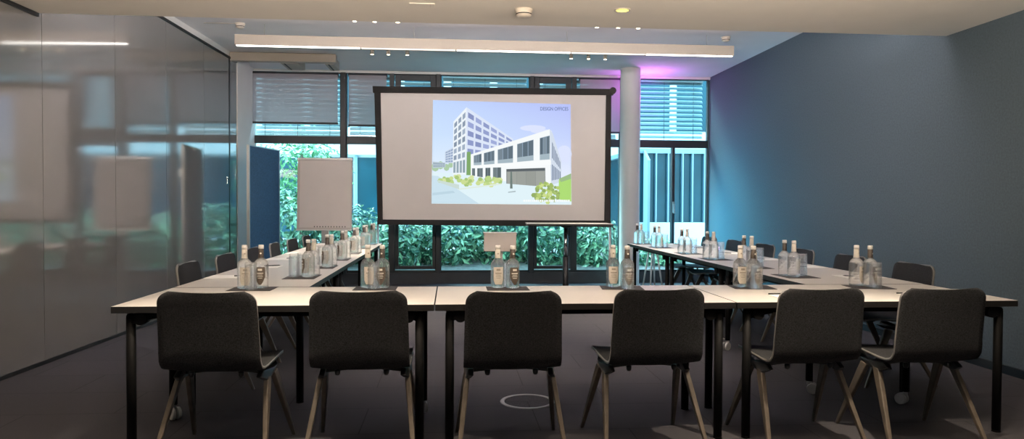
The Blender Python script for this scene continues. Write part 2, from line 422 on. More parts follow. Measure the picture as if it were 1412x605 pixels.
# long light bar
t = thing('light_bar', 'long pale ceiling light bar with lit strip underneath', 'light bar', (.465, 8.6, 3.035))
L = 2.92
MB().box(-L, L, -.055, .055, .01, .13).build('housing', M['bar'], t, .004)
for a, b, m in ((-L+.02, -1.52, 'strip'), (-1.5, -.42, 'stripdim'), (-.40, .93, 'strip'), (.95, 1.83, 'stripdim'), (1.85, L-.02, 'strip')):
    MB().box(a, b, -.052, -.022, 0, .0095).build('light_strip', M[m], t)
for x in (-2.6, -.9, .9, 2.6): MB().tube((x, 0, .13), (x, 0, HZ-3.035), .0025).build('hanger', M['bar'], t)
tag(MB().box(XL+.3, -2.35, -.004, .004, 0, .006).build('ceiling_cable', M['bar'], None, 0, (0, 8.6, 3.293)), 'thin cable along the ceiling left of the light bar', 'cable')
# bulkhead with two slotted ducts in the left back corner
t = thing('air_duct', 'pale boxed air duct under the ceiling in the far left corner', 'air duct', (-2.28, 10.2, 3.18))
MB().box(-.79, .70, 0, .12, 0, .115).build('fascia', M['bar'], t, .006)
for x, w in ((.02, .17), (.62, .09)):
    o = MB().box(x-.09, x-.09+w*1.4, .12, .62, -.005, .115).build('outlet', M['bar'], t, .004)
    MB().box(x-.05, x-.03, .14, .60, -.009, -.004).build('slot', M['dark'], o)

# ------------------------------------------------------------------ tables
TT = .74
def leg_part(root, x, y, sx, sy, caster, swivel):
    lg = MB()
    z0 = .085 if caster else .012
    lg.tube((x, y, z0), (x, y, .675), .023, seg=18)
    lg.lathe([(.023,.675),(.0215,.688),(.016,.697),(0,.70)], 18, (x, y, 0))
    o = lg.build('leg', M['tmetal'], root)
    br = MB()
    br.wedge([((x, y, .668), (.0, .018, 0), (0, 0, .026)), ((x+sx*.05, y, .683), (0, .018, 0), (0, 0, .022)), ((x+sx*.14, y, .690), (0, .016, 0), (0, 0, .014))])
    br.tube((x+sx*.055, y-.03, .672), (x+sx*.055, y+.03, .672), .030, seg=18)
    br.build('hinge_bracket', M['tmetal'], o)
    if caster:
        ca = Matrix.Translation((x, y, 0)) @ Matrix.Rotation(swivel, 4, 'Z')
        h = MB(); h.tube((x, y, .058), (x, y, .09), .014)
        for q in (-1, 1):
            h.tube(ca @ Vector((q*.008, .022, .036)), ca @ Vector((q*.026, .022, .036)), .036, .034, seg=20)
        h.build('caster', M['caster'], o, .002)
    else:
        MB().tube((x, y, 0), (x, y, .014), .025, .020).build('foot_glide', M['tmetal'], o)
def table(x, y, rz, label, legs, group, L=1.594, D=.812):
    t = thing('conference_table', label, 'table', (x, y, 0), rz, group)
    a, b = L/2, D/2
    MB().box(-a, a, -b, b, TT-.034, TT, 0, 1).build('tabletop', [M['top'], M['edge']], t, .002)
    r1 = MB().box(-a+.10, a-.10, -b+.10, -b+.135, TT-.07, TT-.0345); r1.build('frame_rail', M['tmetal'], t)
    r2 = MB().box(-a+.10, a-.10, b-.24, b-.205, TT-.07, TT-.0345); r2.build('frame_rail', M['tmetal'], t)
    for sx in (-1, 1): MB().box(sx*.62-.018, sx*.62+.018, -b+.135, b-.24, TT-.065, TT-.0345).build('cross_bar', M['tmetal'], t)
    for (lx, ly, c) in legs: leg_part(t, lx, ly, -1 if lx > 0 else 1, 0, c, R.uniform(0, 6))
    return t
GT = 'white topped conference tables'
X0, Y0 = -1.683, 3.75
fr = -.355
table(X0+.80, Y0+.41, 0, 'left one of the three near tables, facing the camera, beside the glossy wall', [(-.722,fr,0),(.722,fr,0),(-.722,.20,1),(.722,.20,1)], GT)
table(X0+2.40, Y0+.41, 0, 'middle one of the three near tables, in front of the screen', [(-.722,fr,0),(.722,fr,0),(-.722,.20,0),(.722,.20,0)], GT)
table(X0+4.00, Y0+.41, 0, 'right one of the three near tables, beside the slate wall', [(-.722,fr,0),(.722,fr,0),(-.722,.22,0),(.55,.20,1)], GT)
AL = 1.612
for k in range(3):
    yc = 4.585 + AL/2 + k*(AL+.004)
    wh = ['nearest table of the %s row, joining the near tables', 'middle table of the %s row running towards the windows', 'farthest table of the %s row, by the windows'][k]
    table(X0+.406, yc, PI/2, wh % 'left', [(-.722,-.33,0),(.722,-.33,0),(-.722,.33,0),(.722,.33,0)], GT, AL)
    table(X0+4.406, yc, -PI/2, wh % 'right', [(-.722,-.33,0 if k else 1),(.722,-.33,k == 0 or k == 1),(-.722,.33,0),(.722,.33,0)], GT, AL)

# ------------------------------------------------------------------ chairs
def shell_mesh():
    prof = [(.235,.437),(.20,.452),(.12,.455),(.0,.447),(-.10,.441),(-.165,.443),(-.205,.458),(-.228,.490),(-.240,.54),(-.250,.62),(-.262,.72),(-.274,.80),(-.278,.835)]
    wid = [.205,.225,.232,.235,.236,.238,.240,.240,.239,.237,.235,.231,.228]
    # resample
    pts = []; wd = []; SS = []
    d = [0]
    for a, b in zip(prof, prof[1:]): d.append(d[-1]+math.hypot(b[0]-a[0], b[1]-a[1]))
    E_ = [.05*(1-math.cos(q*PI/16)) for q in range(9)]
    SS = E_ + [.05+(d[-1]-.10)*q/30 for q in range(1, 30)] + [d[-1]-e for e in reversed(E_)]
    N = len(SS)-1
    for s in SS:
        k = max(j for j in range(len(d)-1) if d[j] <= s+1e-9); f = (s-d[k])/(d[k+1]-d[k])
        pts.append((prof[k][0]*(1-f)+prof[k+1][0]*f, prof[k][1]*(1-f)+prof[k+1][1]*f)); wd.append(wid[k]*(1-f)+wid[k+1]*f)
    g = MB(); NX = 16
    for i, ((y, z), w) in enumerate(zip(pts, wd)):
        s = SS[i]
        rc = .05; e = min(s, d[-1]-s); cut = 0
        if e < rc: cut = rc-math.sqrt(max(0, rc*rc-(rc-e)**2))
        ww = w-cut
        back = max(0, min(1, (z-.47)/.1))
        for j in range(NX+1):
            u = -1+2*j/NX
            yy = y + back*.013*(u*u) ; zz = z + (1-back)*.012*u*u
            g.v.append((ww*u, yy, zz))
    for i in range(N):
        for j in range(NX):
            a = i*(NX+1)+j; g.face((a, a+1, a+NX+2, a+NX+1), 0, True)
    return g
def make_chair():
    t = thing('conference_chair', 'chair', 'chair')
    sh = shell_mesh().build('seat_shell', [M['fabric'], M['shelledge']], t)
    so = sh.modifiers.new('thick', 'SOLIDIFY'); so.thickness = .016; so.offset = 0; so.material_offset_rim = 1
    for sx in (-1, 1):
        j = MB()
        j.wedge([((sx*.195, .115, .418), (.014, 0, 0), (0, .02, .012)), ((sx*.212, .04, .400), (.016, 0, 0), (0, .05, .020)), ((sx*.215, -.03, .397), (.016, 0, 0), (0, .05, .022)), ((sx*.20, -.12, .415), (.014, 0, 0), (0, .02, .012))])
        j.wedge([((sx*.06, 0, .418), (0, .03, 0), (0, 0, .01)), ((sx*.21, 0, .405), (0, .03, 0), (0, 0, .014))])
        jo = j.build('leg_joint', M['plast'], t, .005)
        for fy, ft, nm in ((.055, .245, 'front'), (-.05, -.265, 'rear')):
            l = MB()
            ht = Vector((sx*.217, fy, .395)); ft_ = Vector((sx*.268, ft, 0))
            dv = (ft_-ht)
            secs = []
            for q, wx, wy in ((0, .013, .027), (.15, .0135, .026), (.6, .012, .018), (1, .009, .011)):
                p = ht+dv*q; secs.append((p, (wx, 0, 0), (0, wy, .006*(1-q))))
            l.wedge(secs)
            l.build('leg', M['wood'], t, .005)
    for sx in (-1, 1):
        MB().lathe([(0,-.012),(.01,-.010),(.014,0),(.014,.016),(0,.016)], 12, (sx*.12, -.15, .418)).build('stacking_bumper', M['plast'], t)
    return t
chair0 = make_chair(); learn(chair0)
used = [False]
def place_chair(x, y, rz, label, group):
    c = chair0 if not used[0] else dup(chair0)
    used[0] = True
    c.location = (x, y, 0); c.rotation_euler.z = rz; tag(c, label, None, group)
FRONT = [(287, .06), (494, .03), (708, 0), (908, -.03), (1133, -.03), (1297, .02)]
FX = [-1.13, -.435, .303, 1.02, 1.855, 2.50]; FR = [.10, .04, -.01, -.05, -.10, -.14]
for k in range(6):
    place_chair(FX[k], 3.775 + [.02,.02,-.02,.03,.02,.0][k], [.05,.02,0,-.04,-.06,-.12][k]*-1 if False else [-.06,-.02,0,.06,.06,.02][k],
                'charcoal chair seen from behind at the near tables, %s from the left' % ORD[k], 'chairs at the near tables')
for k in range(6):
    place_chair(X0+.02+.09, 5.27+.835*k, -PI/2+R.uniform(-.06,.06), 'dark chair on the glossy wall side of the left table row, %s from the camera' % ORD[k], 'chairs along the left row')
    place_chair(3.10, 5.04+.84*k, PI/2+R.uniform(-.06,.06), 'dark chair on the slate wall side of the right table row, %s from the camera' % ORD[k], 'chairs along the right row')

# ------------------------------------------------------------------ bottles, glasses, mats, pads, pens
def patch(g, r, a0, a1, z0, z1, shape, na=14, nz=14, mi=0):
    """curved label on a cylinder of radius r; shape(u) gives half width 0..1 at height fraction u"""
    n = len(g.v)
    for i in range(nz+1):
        u = i/nz; h = shape(u)
        for j in range(na+1):
            a = (a0+a1)/2 + (a1-a0)/2*h*(-1+2*j/na)
            g.v.append((r*math.sin(a), -r*math.cos(a), z0+(z1-z0)*u))
    for i in range(nz):
        for j in range(na):
            a = n+i*(na+1)+j; g.face((a, a+1, a+na+2, a+na+1), mi, True)
def make_bottle(dark):
    t = thing('water_bottle', 'bottle', 'bottle')
    MB().lathe([(0,.004),(.034,.0),(.0420,.004),(.0432,.012),(.0432,.136),(.0415,.149),(.036,.161),(.025,.172),(.0178,.180),(.0163,.192),(.0152,.236),(0,.236)], 32).build('glass_body', M['bottle'], t)
    MB().lathe([(0,.260),(.0140,.260),(.0160,.257),(.0163,.237),(.0,.2365)], 20).build('cap', M['capw'], t)
    s = MB().lathe([(.0184,.181),(.0170,.192),(.0158,.2355),(.0150,.2358)], 24)
    so = s.build('neck_sleeve', M['sleeved' if dark else 'sleevel'], t)
    m = MB(); patch(m, .0171, -.35, .35, .204, .214, lambda u: math.sqrt(max(.02, 1-(2*u-1)**2)), 6, 6)
    m.build('neck_emblem', M['labmark' if dark else 'labmarkd'], so)
    shield = lambda u: (min(1, (.12+u/.45*.88)**.7) if u < .45 else 1) if u < .9 else .92
    tall = lambda u: 1-.35*max(0, .25-u)/.25
    l = MB(); patch(l, .0438, -.72, .72, .022, .128, shield if dark else tall)
    lo = l.build('label', M['labd' if dark else 'labl'], t)
    k = MB()
    for z, w, h in ((.106, .28, .012), (.088, .45, .006), (.079, .34, .003), (.070, .40, .003), (.060, .30, .003)):
        patch(k, .0443, -w, w, z, z+h, lambda u: 1, 8, 1)
    k.build('label_print', M['labmark' if dark else 'labmarkd'], lo)
    learn(t); return t
PB = {True: make_bottle(True), False: make_bottle(False)}
pb_used = {True: False, False: False}
def bottle(dark, x, y, z, rz, label, group):
    b = PB[dark] if not pb_used[dark] else dup(PB[dark]); pb_used[dark] = True
    b.location = (x, y, z); b.rotation_euler.z = rz; tag(b, label, None, group)
gl_proto = [None]
def tumbler(x, y, z, label, group):
    if gl_proto[0] is None:
        r0, r1, h = .0375, .0345, .162
        o = MB().lathe([(r0,0),(r0-.0018,0),(r1-.002,h-.018),(0,h-.016),(0,h),(r1-.004,h),(r1,h-.004)], 32, closed=True).build('drinking_glass', M['tumbler'])
        gl_proto[0] = o
    else:
        o = gl_proto[0].copy(); COL.objects.link(o)
    o.location = (x, y, z); tag(o, label, 'glass', group)
def flat(name, cx, cy, z, w, d, h, rz, m, label, cat, group):
    o = MB().box(-w/2, w/2, -d/2, d/2, 0, h).build(name, m); o.location = (cx, cy, z); o.rotation_euler.z = rz
    return tag(o, label, cat, group)
ZM = TT+.0003; ZB = ZM+.0025
def table_set(mat_c, mat_r, mat_s, b1, b2, gls, where, rz):
    flat('placemat', mat_c[0], mat_c[1], ZM, mat_s[0], mat_s[1], .002, mat_r, M['mats'], 'dark grey rectangular placemat, %s' % where, 'placemat', 'dark placemats')
    bottle(b1[2], b1[0], b1[1], ZB, rz+R.uniform(-.3,.3), 'water bottle with %s label and neck, %s' % ('brown' if b1[2] else 'pale', where), 'water bottles')
    bottle(b2[2], b2[0], b2[1], ZB, rz+R.uniform(-.3,.3), 'water bottle with %s label and neck, %s' % ('brown' if b2[2] else 'pale', where), 'water bottles')
    for (x, y, l) in gls: tumbler(x, y, ZB, '%sclear upturned drinking glass, %s' % (l, where), 'upturned glasses')
FS = [
    ((-1.185,4.475), (-1.238,4.50), (-1.147,4.525), (-1.185,4.435)),
    ((-.455,4.475), (-.508,4.52), (-.418,4.50), (-.462,4.43)),
    ((.345,4.43), (.288,4.475), (.378,4.455), (.338,4.545)),
    ((1.055,4.435), (1.015,4.50), (1.088,4.43), (1.075,4.345)),
    ((1.885,4.43), (1.822,4.46), (1.885,4.41), (1.872,4.325)),
    ((2.64,4.405), (2.60,4.48), (2.668,4.44), (2.655,4.355)),
]
def near(k): return 'near tables, %s mat from the left' % ORD[k]
for k, (mc, a, b, gl) in enumerate(FS):
    rr = -.0 if k < 3 else -.12
    table_set(mc, rr, (.255, .21), (a[0], a[1], False), (b[0], b[1], True), [(gl[0], gl[1], '')], near(k), [.2,.05,.1,.1,.3,.5][k])
LYS = [5.17, 5.95, 6.76, 7.58, 8.42, 9.22]
for k, y in enumerate(LYS):
    w = 'left row, %s mat from the camera' % ORD[k]
    xc = X0+.80-.15
    table_set((xc, y+.01), 0, (.215, .30), (xc+.045, y-.01, True), (xc+.065, y+.085, False), [(xc-.055, y+.0, ('left ' if k < 5 else 'left '))] + ([(xc-.02, y+.10, 'right ')] if k < 5 else []), w, -1.35)
RYS = [5.09, 5.83, 6.70, 7.47, 8.50, 9.32]
for k, y in enumerate(RYS):
    w = 'right row, %s mat from the camera' % ORD[k]
    xc = X0+4.0+.16
    table_set((xc+.02, y+.01), 0, (.235, .30), (xc-.045, y+.05, True), (xc-.015, y-.035, False), [(xc+.075, y+.02, '')], w, 1.3)
def pad(x, y, rz, where):
    flat('notepad', x, y, TT+.0003, .297, .21, .003, rz, M['paper'], 'white notepad with a pen on it, %s' % where, 'notepad', 'white notepads')
    p = MB(); p.tube((-.062,0,.0045), (.055,0,.0045), .0042, seg=10).tube((.055,0,.0045), (.07,0,.0045), .0042, .001, seg=10)
    o = p.build('pen', M['pen']); o.location = (x, y, 0); tag(o, 'dark pen lying on the notepad, %s' % where, 'pen', 'dark pens')
    pc = MB().box(-.06, -.02, .0038, .0052, .004, .0065).build('pen_clip', M['pen'], o)
    return o
for k in range(6):
    o = pad(X0+.158, 5.20+.81*k, 0, 'left row, %s seat from the camera' % ORD[k])
    o.location = (X0+.235, 5.235+.81*k, TT+.0034); o.rotation_euler.z = .5
    o = pad(3.117-.158, 5.06+.82*k, 0, 'right row, %s seat from the camera' % ORD[k])
    o.location = (3.117-.22, 5.03+.82*k, TT+.0034); o.rotation_euler.z = 2.4
for k, (x, y) in enumerate(((1.925, 3.915), (2.70, 3.915))):
    o = pad(x, y, PI/2, 'near tables behind the %s chair from the left' % ORD[4+k])
    o.location = (x-.04, y+.135, TT+.0034); o.rotation_euler.z = 0.05

# ------------------------------------------------------------------ projection screen
SP = Vector((0, 9.915, 0)); SN = Vector((.082, 1, 0)).normalized()
def sp(u, v, off=0): return on_plane(u, v, SP - SN*off, SN)
t = thing('projection_screen', 'large black framed projection screen showing a slide of an office building', 'projection screen', (.57, 9.88, 0))
def local(pts): return [Vector(p)-Vector((.57, 9.88, 0)) for p in pts]
def slab(pts, th):
    """prism between a polygon and its copy pushed back by th along the screen normal"""
    g = MB(); P = local(pts); n = len(P); g.v = [tuple(p) for p in P]+[tuple(p+SN*th) for p in P]
    g.face(range(n)); g.face([n+i for i in range(n)][::-1])
    for i in range(n): g.face((i, (i+1) % n, n+(i+1) % n, n+i))
    return g
slab([sp(522,127), sp(838,129), sp(836,306), sp(525,306)], .012).build('screen_fabric', M['screen'], t)
slab([sp(513.5,118.5,.03), sp(846,122.5,.03), sp(846,131,.03), sp(514,127.5,.03)], .05).build('frame_top', M['drape'], t, .006)
slab([sp(520,302.5,.025), sp(842.5,304,.025), sp(843,313,.025), sp(520,309.5,.025)], .05).build('frame_bottom', M['drape'], t, .004)
slab([sp(516,127,.025), sp(524.5,127,.025), sp(527.5,303,.025), sp(520.5,303,.025)], .05).build('frame_side', M['drape'], t, .004)
slab([sp(836,130,.025), sp(843,130,.025), sp(842,305,.025), sp(833.5,305,.025)], .05).build('frame_side', M['drape'], t, .004)
for u in (521, 841):
    a = local([sp(u, 309, -.03)])[0]
    lo = MB().tube((a.x, a.y, a.z), (a.x, a.y, .03), .018).build('support_leg', M['alu'], t)
    MB().box(a.x-.03, a.x+.03, a.y-.06, a.y+.40, 0, .03).build('support_foot', M['alu'], lo)
kn = local([sp(845, 125, .04)])[0]; MB().tube(kn-SN*.02, kn+SN*.03, .045, seg=18).build('corner_knob', M['drape'], t)

# slide picture: flat coloured shapes on the fabric; picture coordinates in a 739 x 605 sheet
S = MB(); SC = []
layer = [0]
def px(x, y): return sp(580+x/3.359, 120+y/3.361, .002+.00004*layer[0])
def poly(pts, cols):
    layer[0] += 1
    P = local([px(x, y) for x, y in pts]); n = len(S.v); S.v += [tuple(p) for p in P]; S.face(range(n, n+len(P)))
    if not isinstance(cols[0], tuple): cols = [cols]*len(P)
    SC.append([lin(c) for c in cols])
def lerp(a, b, f): return (a[0]+(b[0]-a[0])*f, a[1]+(b[1]-a[1])*f)
def bil(Q, u, v): return lerp(lerp(Q[0], Q[1], u), lerp(Q[3], Q[2], u), v)
def grid(Q, nc, nr, mx, my, col, jit=0, rows=None):
    for i in range(nc):
        for j in range(nr):
            u0, u1, v0, v1 = (i+mx)/nc, (i+1-mx)/nc, (j+my)/nr, (j+1-my)/nr
            d = R.randint(-jit, jit) if jit else 0
            poly([bil(Q, u0, v0), bil(Q, u1, v0), bil(Q, u1, v1), bil(Q, u0, v1)], tuple(max(0, min(255, c+d)) for c in col))
rowc = [((196,218,255), (186,196,252)), ((206,228,255), (200,214,255)), ((225,240,255), (228,236,255)), ((240,250,252), (240,248,250))]
TLc, TRc, BRc, BLc = (57,60), (695,80), (699,545), (50,540)
for k in range(3):
    v0, v1 = k/3, (k+1)/3; Q = (TLc, TRc, BRc, BLc)
    poly([bil(Q,0,v0), bil(Q,1,v0), bil(Q,1,v1), bil(Q,0,v1)], [rowc[k][0], rowc[k][1], rowc[k+1][1], rowc[k+1][0]])
for cx_, cy_, w_, h_ in ((520,190,60,14), (560,205,50,10), (665,310,35,40)):
    poly([(cx_+w_*math.cos(a*.4488), cy_+h_*math.sin(a*.4488)) for a in range(14)], (222,230,255))
poly([(52,395),(250,400),(560,455),(697,430),(699,545),(50,540)], (226,244,250))
poly([(52,410),(80,412),(270,540),(50,540)], (205,228,240)); poly([(55,490),(150,480),(160,490),(55,502)], (190,215,228))
for x, y, r in ((68,370,18), (92,362,16), (120,372,14), (140,360,12)):
    poly([(x+r*math.cos(a*.7854), y+r*1.2*math.sin(a*.7854)) for a in range(8)], (175,205,170))
poly([(56,345),(115,350),(115,372),(56,375)], (190,205,215)); grid(((58,348),(112,352),(112,370),(58,372)), 6, 2, .15, .2, (140,160,175))
poly([(113,300),(152,278),(152,352),(113,352)], (205,218,235)); grid(((115,300),(151,282),(151,350),(115,350)), 3, 5, .08, .22, (150,168,200))
poly([(213,93),(428,240),(428,345),(208,400)], (222,232,250)); poly([(152,160),(213,93),(208,405),(148,405)], (240,247,252))
grid(((216,105),(428,246),(428,330),(212,318)), 6, 5, .12, .20, (148,160,205), 14)
grid(((153,168),(211,106),(208,330),(150,345)), 3, 6, .16, .16, (150,165,185), 16)
grid(((150,345),(208,330),(208,402),(149,402)), 4, 1, .15, .08, (150,170,180), 10)
poly([(214,300),(232,300),(236,408),(212,408)], (130,170,110))
poly([(232,312),(598,195),(604,455),(560,462),(232,412)], (247,251,252)); poly([(598,195),(612,215),(652,345),(652,438),(604,455)], (214,224,238))
for q in (((246,318),(282,308),(282,361),(246,362)), ((293,306),(342,293),(342,356),(293,360)), ((357,290),(428,270),(428,350),(357,354)), ((447,264),(523,243),(523,340),(447,347)), ((552,236),(598,224),(598,335),(552,338))):
    poly(list(q), (150,170,190)); grid(q, 3, 1, .06, .02, (112,128,140), 18)
    a, b = bil(q,0,.75), bil(q,1,.75); poly([a, b, q[2], q[3]], (168,186,196))
for q in (((238,376),(252,376),(252,412),(238,410)), ((262,376),(288,375),(288,418),(262,414)), ((300,374),(323,373),(323,423),(300,420)), ((335,372),(373,370),(373,430),(335,425))):
    poly(list(q), (140,155,165)); grid(q, 2, 1, .08, .03, (105,118,122), 14)
poly([(232,364),(604,338),(604,360),(372,372),(232,374)], (250,253,253))
poly([(397,380),(577,374),(579,462),(397,447)], (128,134,136)); grid(((400,392),(576,388),(578,462),(400,447)), 4, 1, .01, .01, (158,162,156), 5)
poly([(397,380),(577,374),(577,386),(397,391)], (95,102,106))
grid(((608,235),(648,345),(650,430),(606,448)), 6, 2, .2, .14, (120,135,160), 10)
for k in range(60):
    x = R.uniform(85, 370); y0 = 408+(x-85)*.06; r = R.uniform(8, 15); y = y0+R.uniform(0, 34)
    poly([(x+r*math.cos(a*1.047), min(472, y+r*.9*math.sin(a*1.047))) for a in range(6)], R.choice([(190,215,140),(205,222,150),(172,200,125),(215,228,165)]))
poly([(80,430),(178,452),(178,474),(80,440)], (205,222,215)); poly([(178,470),(372,446),(372,452),(178,476)], (225,238,225))
poly([(640,430),(697,415),(698,530),(640,520)], (176,222,120)); poly([(640,425),(697,400),(697,425),(650,440)], (160,190,140))
for k in range(70):
    a = R.uniform(0, 2*PI); q = math.sqrt(R.random()); x = 582+66*q*math.cos(a); y = 490+46*q*math.sin(a); r = R.uniform(7, 13)
    poly([(x+r*math.cos(b*1.047), y+r*.9*math.sin(b*1.047)) for b in range(6)], R.choice([(185,208,120),(165,190,110),(205,222,145),(150,175,105)]))
poly([(416,392),(423,392),(426,470),(414,470)], (115,130,125)); poly([(405,485),(440,480),(440,486),(405,490)], (175,190,195))
x = 476
while x < 684:
    w = R.uniform(4, 9); poly([(x,522),(x+w,522),(x+w,531),(x,531)], (250,253,253)); x += w+R.uniform(1.5, 4)
so = S.build('projected_slide', M['slide'], t)
at = so.data.color_attributes.new('Col', 'FLOAT_COLOR', 'CORNER'); li = 0
for pi, p in enumerate(so.data.polygons):
    vids = list(p.vertices); base = min(vids)
    for l_ in p.loop_indices:
        c = SC[pi][so.data.loops[l_].vertex_index-base]; at.data[l_].color = (*c, 1)
cu = bpy.data.curves.new('title', 'FONT'); cu.body = 'DESIGN OFFICES'; cu.align_x = 'LEFT'; cu.size = 1; cu.offset = .018
to = bpy.data.objects.new('title_tmp', cu); COL.objects.link(to); bpy.context.view_layer.update()
tm = bpy.data.meshes.new_from_object(to.evaluated_get(bpy.context.evaluated_depsgraph_get())); bpy.data.objects.remove(to)
xs = [v.co.x for v in tm.vertices]; ys = [v.co.y for v in tm.vertices]
layer[0] += 30
for v in tm.vertices:
    u = (v.co.x-min(xs))/(max(xs)-min(xs)); w = (v.co.y-min(ys))/(max(ys)-min(ys))
    v.co = local([px(554+u*130, 109+u*.5-w*17)])[0]
tm.materials.append(M['slidetext'])
tobj = bpy.data.objects.new('slide_title', tm); COL.objects.link(tobj); tobj.parent = t

# ------------------------------------------------------------------ pinboard, flipchart, lectern, high table, stool
a = Vector((-2.60, 9.62, 0)); b = Vector((-2.44, 10.60, 0)); dv = (b-a).normalized(); ang = math.atan2(dv.y, dv.x); Lp = (b-a).length
t = thing('pinboard', 'tall blue felt pinboard standing at an angle by the left windows', 'pinboard', ((a+b)/2).to_tuple(), ang)
MB().box(-Lp/2+.02, Lp/2-.02, -.012, .012, .12, 1.985).build('felt_panel', M['pin'], t)
f = MB(); f.box(-Lp/2, -Lp/2+.02, -.018, .018, .03, 2.0).box(Lp/2-.02, Lp/2, -.018, .018, .03, 2.0).box(-Lp/2+.02, Lp/2-.02, -.016, .016, 1.985, 2.0).box(-Lp/2+.02, Lp/2-.02, -.016, .016, .105, .12)
f.build('aluminium_edge', M['alu'], t)
for sx in (-1, 1): MB().box(sx*(Lp/2-.04)-.02, sx*(Lp/2-.04)+.02, -.25, .25, 0, .03).build('foot', M['alu'], t, .004)

FY = 9.9
t = thing('flipchart', 'flipchart on a column stand with blank pale paper, left of the screen', 'flipchart', (-1.68, FY, 0), -.06)
tl = Matrix.Rotation(-.06, 4, 'X')
pv = Vector((0, 0, .9))
def tilt(g): g.v = [tuple(tl @ (Vector(v)-pv) + pv) for v in g.v]; return g
tilt(MB().box(-.37, .36, -.01, .012, .90, 1.855)).build('board', M['flip'], t, .004)
tilt(MB().box(-.335, .345, -.016, -.0105, .925, 1.82)).build('paper_pad', M['flippaper'], t)
tilt(MB().box(-.37, .36, -.024, -.0105, 1.825, 1.857)).build('clamp_bar', M['alu'], t, .003)
g = MB()
for k in range(12): g.box(-.14+k*.037, -.14+k*.037+.012, -.018, -.0165, .928, .944)
tilt(g).build('perforation', M['dark'], t)
tilt(MB().box(-.37, .36, -.05, -.0105, .885, .90)).build('pen_tray', M['alu'], t)
MB().box(-.05, .05, .02, .06, .05, 1.3).build('column', M['alu'], t, .006)
MB().lathe([(0,0),(.30,0),(.30,.012),(.06,.05),(0,.05)], 40, (0,.04,0)).build('base', M['sill'], t)

t = thing('lectern', 'small beige tilted lectern panel on a thin stem behind the middle near table', 'lectern', (.62, 9.2, 0), -.08)
g = MB(); Tm = Matrix.Translation((0, 0, .77)) @ Matrix.Rotation(-.35, 4, 'X'); g.box(-.205, .205, -.012, .012, -.125, .115, T=Tm); g.build('panel', M['tan'], t, .003)
g = MB(); g.box(-.215, .215, -.02, .06, .114, .128, T=Tm); g.build('top_edge', M['paper'], t, .003)
MB().tube((.02, .02, .03), (.02, .02, .70), .014).build('stem', M['tan'], t)
MB().lathe([(0,0),(.20,0),(.20,.015),(.02,.03),(0,.03)], 32, (.02,.02,0)).build('base', M['alu'], t)

t = thing('high_table', 'high projector table with thin top on telescopic black and chrome column', 'table', (1.45, 9.0, 0), -.06)
MB().box(-.52, .53, -.30, .30, .995, 1.015, 0, 1).build('tabletop', [M['top'], M['edge']], t, .002)
MB().lathe([(0,.995),(.10,.995),(.10,.985),(.03,.955),(0,.955)], 24, (-.02,0,0)).build('mounting_plate', M['black'], t)
MB().tube((-.02,0,.55), (-.02,0,.96), .026, seg=20).build('inner_tube', M['chrome'], t)
MB().tube((-.02,0,.03), (-.02,0,.60), .038, seg=20).build('outer_tube', M['black'], t)
MB().lathe([(0,0),(.32,0),(.32,.012),(.05,.035),(0,.035)], 40, (-.02,0,0)).build('base', M['black'], t)
cb = MB(); pts = [Vector((1.96, 9.02, 1.006-.02)), Vector((2.01, 9.02, .985)), Vector((2.045, 9.02, .95)), Vector((2.05, 9.02, .6)), Vector((2.04, 9.05, .2)), Vector((2.06, 9.12, .006)), Vector((2.12, 9.6, .006))]
cb.path(pts, .006); tag(cb.build('power_cable', M['black']), 'black cable hanging from the right end of the high projector table', 'cable')

t = thing('bar_stool', 'stool with red seat and splayed white legs under the far right table end', 'stool', (2.92, 10.35, 0))
MB().lathe([(0,.60),(.13,.60),(.15,.615),(.15,.63),(.12,.64),(0,.635)], 28).build('seat', M['red'], t)
for k in range(4):
    q = PI/4+k*PI/2+.3
    MB().tube((.055*math.cos(q), .055*math.sin(q), .60), (.15*math.cos(q), .15*math.sin(q), 0), .014, .011).build('leg', M['wlegs'], t)
MB().lathe([(.088,.30),(.094,.305),(.088,.31),(.082,.305)], 24, closed=True).build('foot_ring', M['wlegs'], t)

# floor outlet with metal ring
t = thing('floor_outlet', 'round floor outlet with a bright metal ring in the carpet', 'floor outlet', (.488, 4.59, 0))
MB().lathe([(.146,0),(.174,0),(.171,.004),(.149,.004)], 48, closed=True).build('metal_ring', M['ring'], t)
MB().lathe([(0,.002),(.1455,.002)], 48).build('carpet_lid', M['carpet'], t)

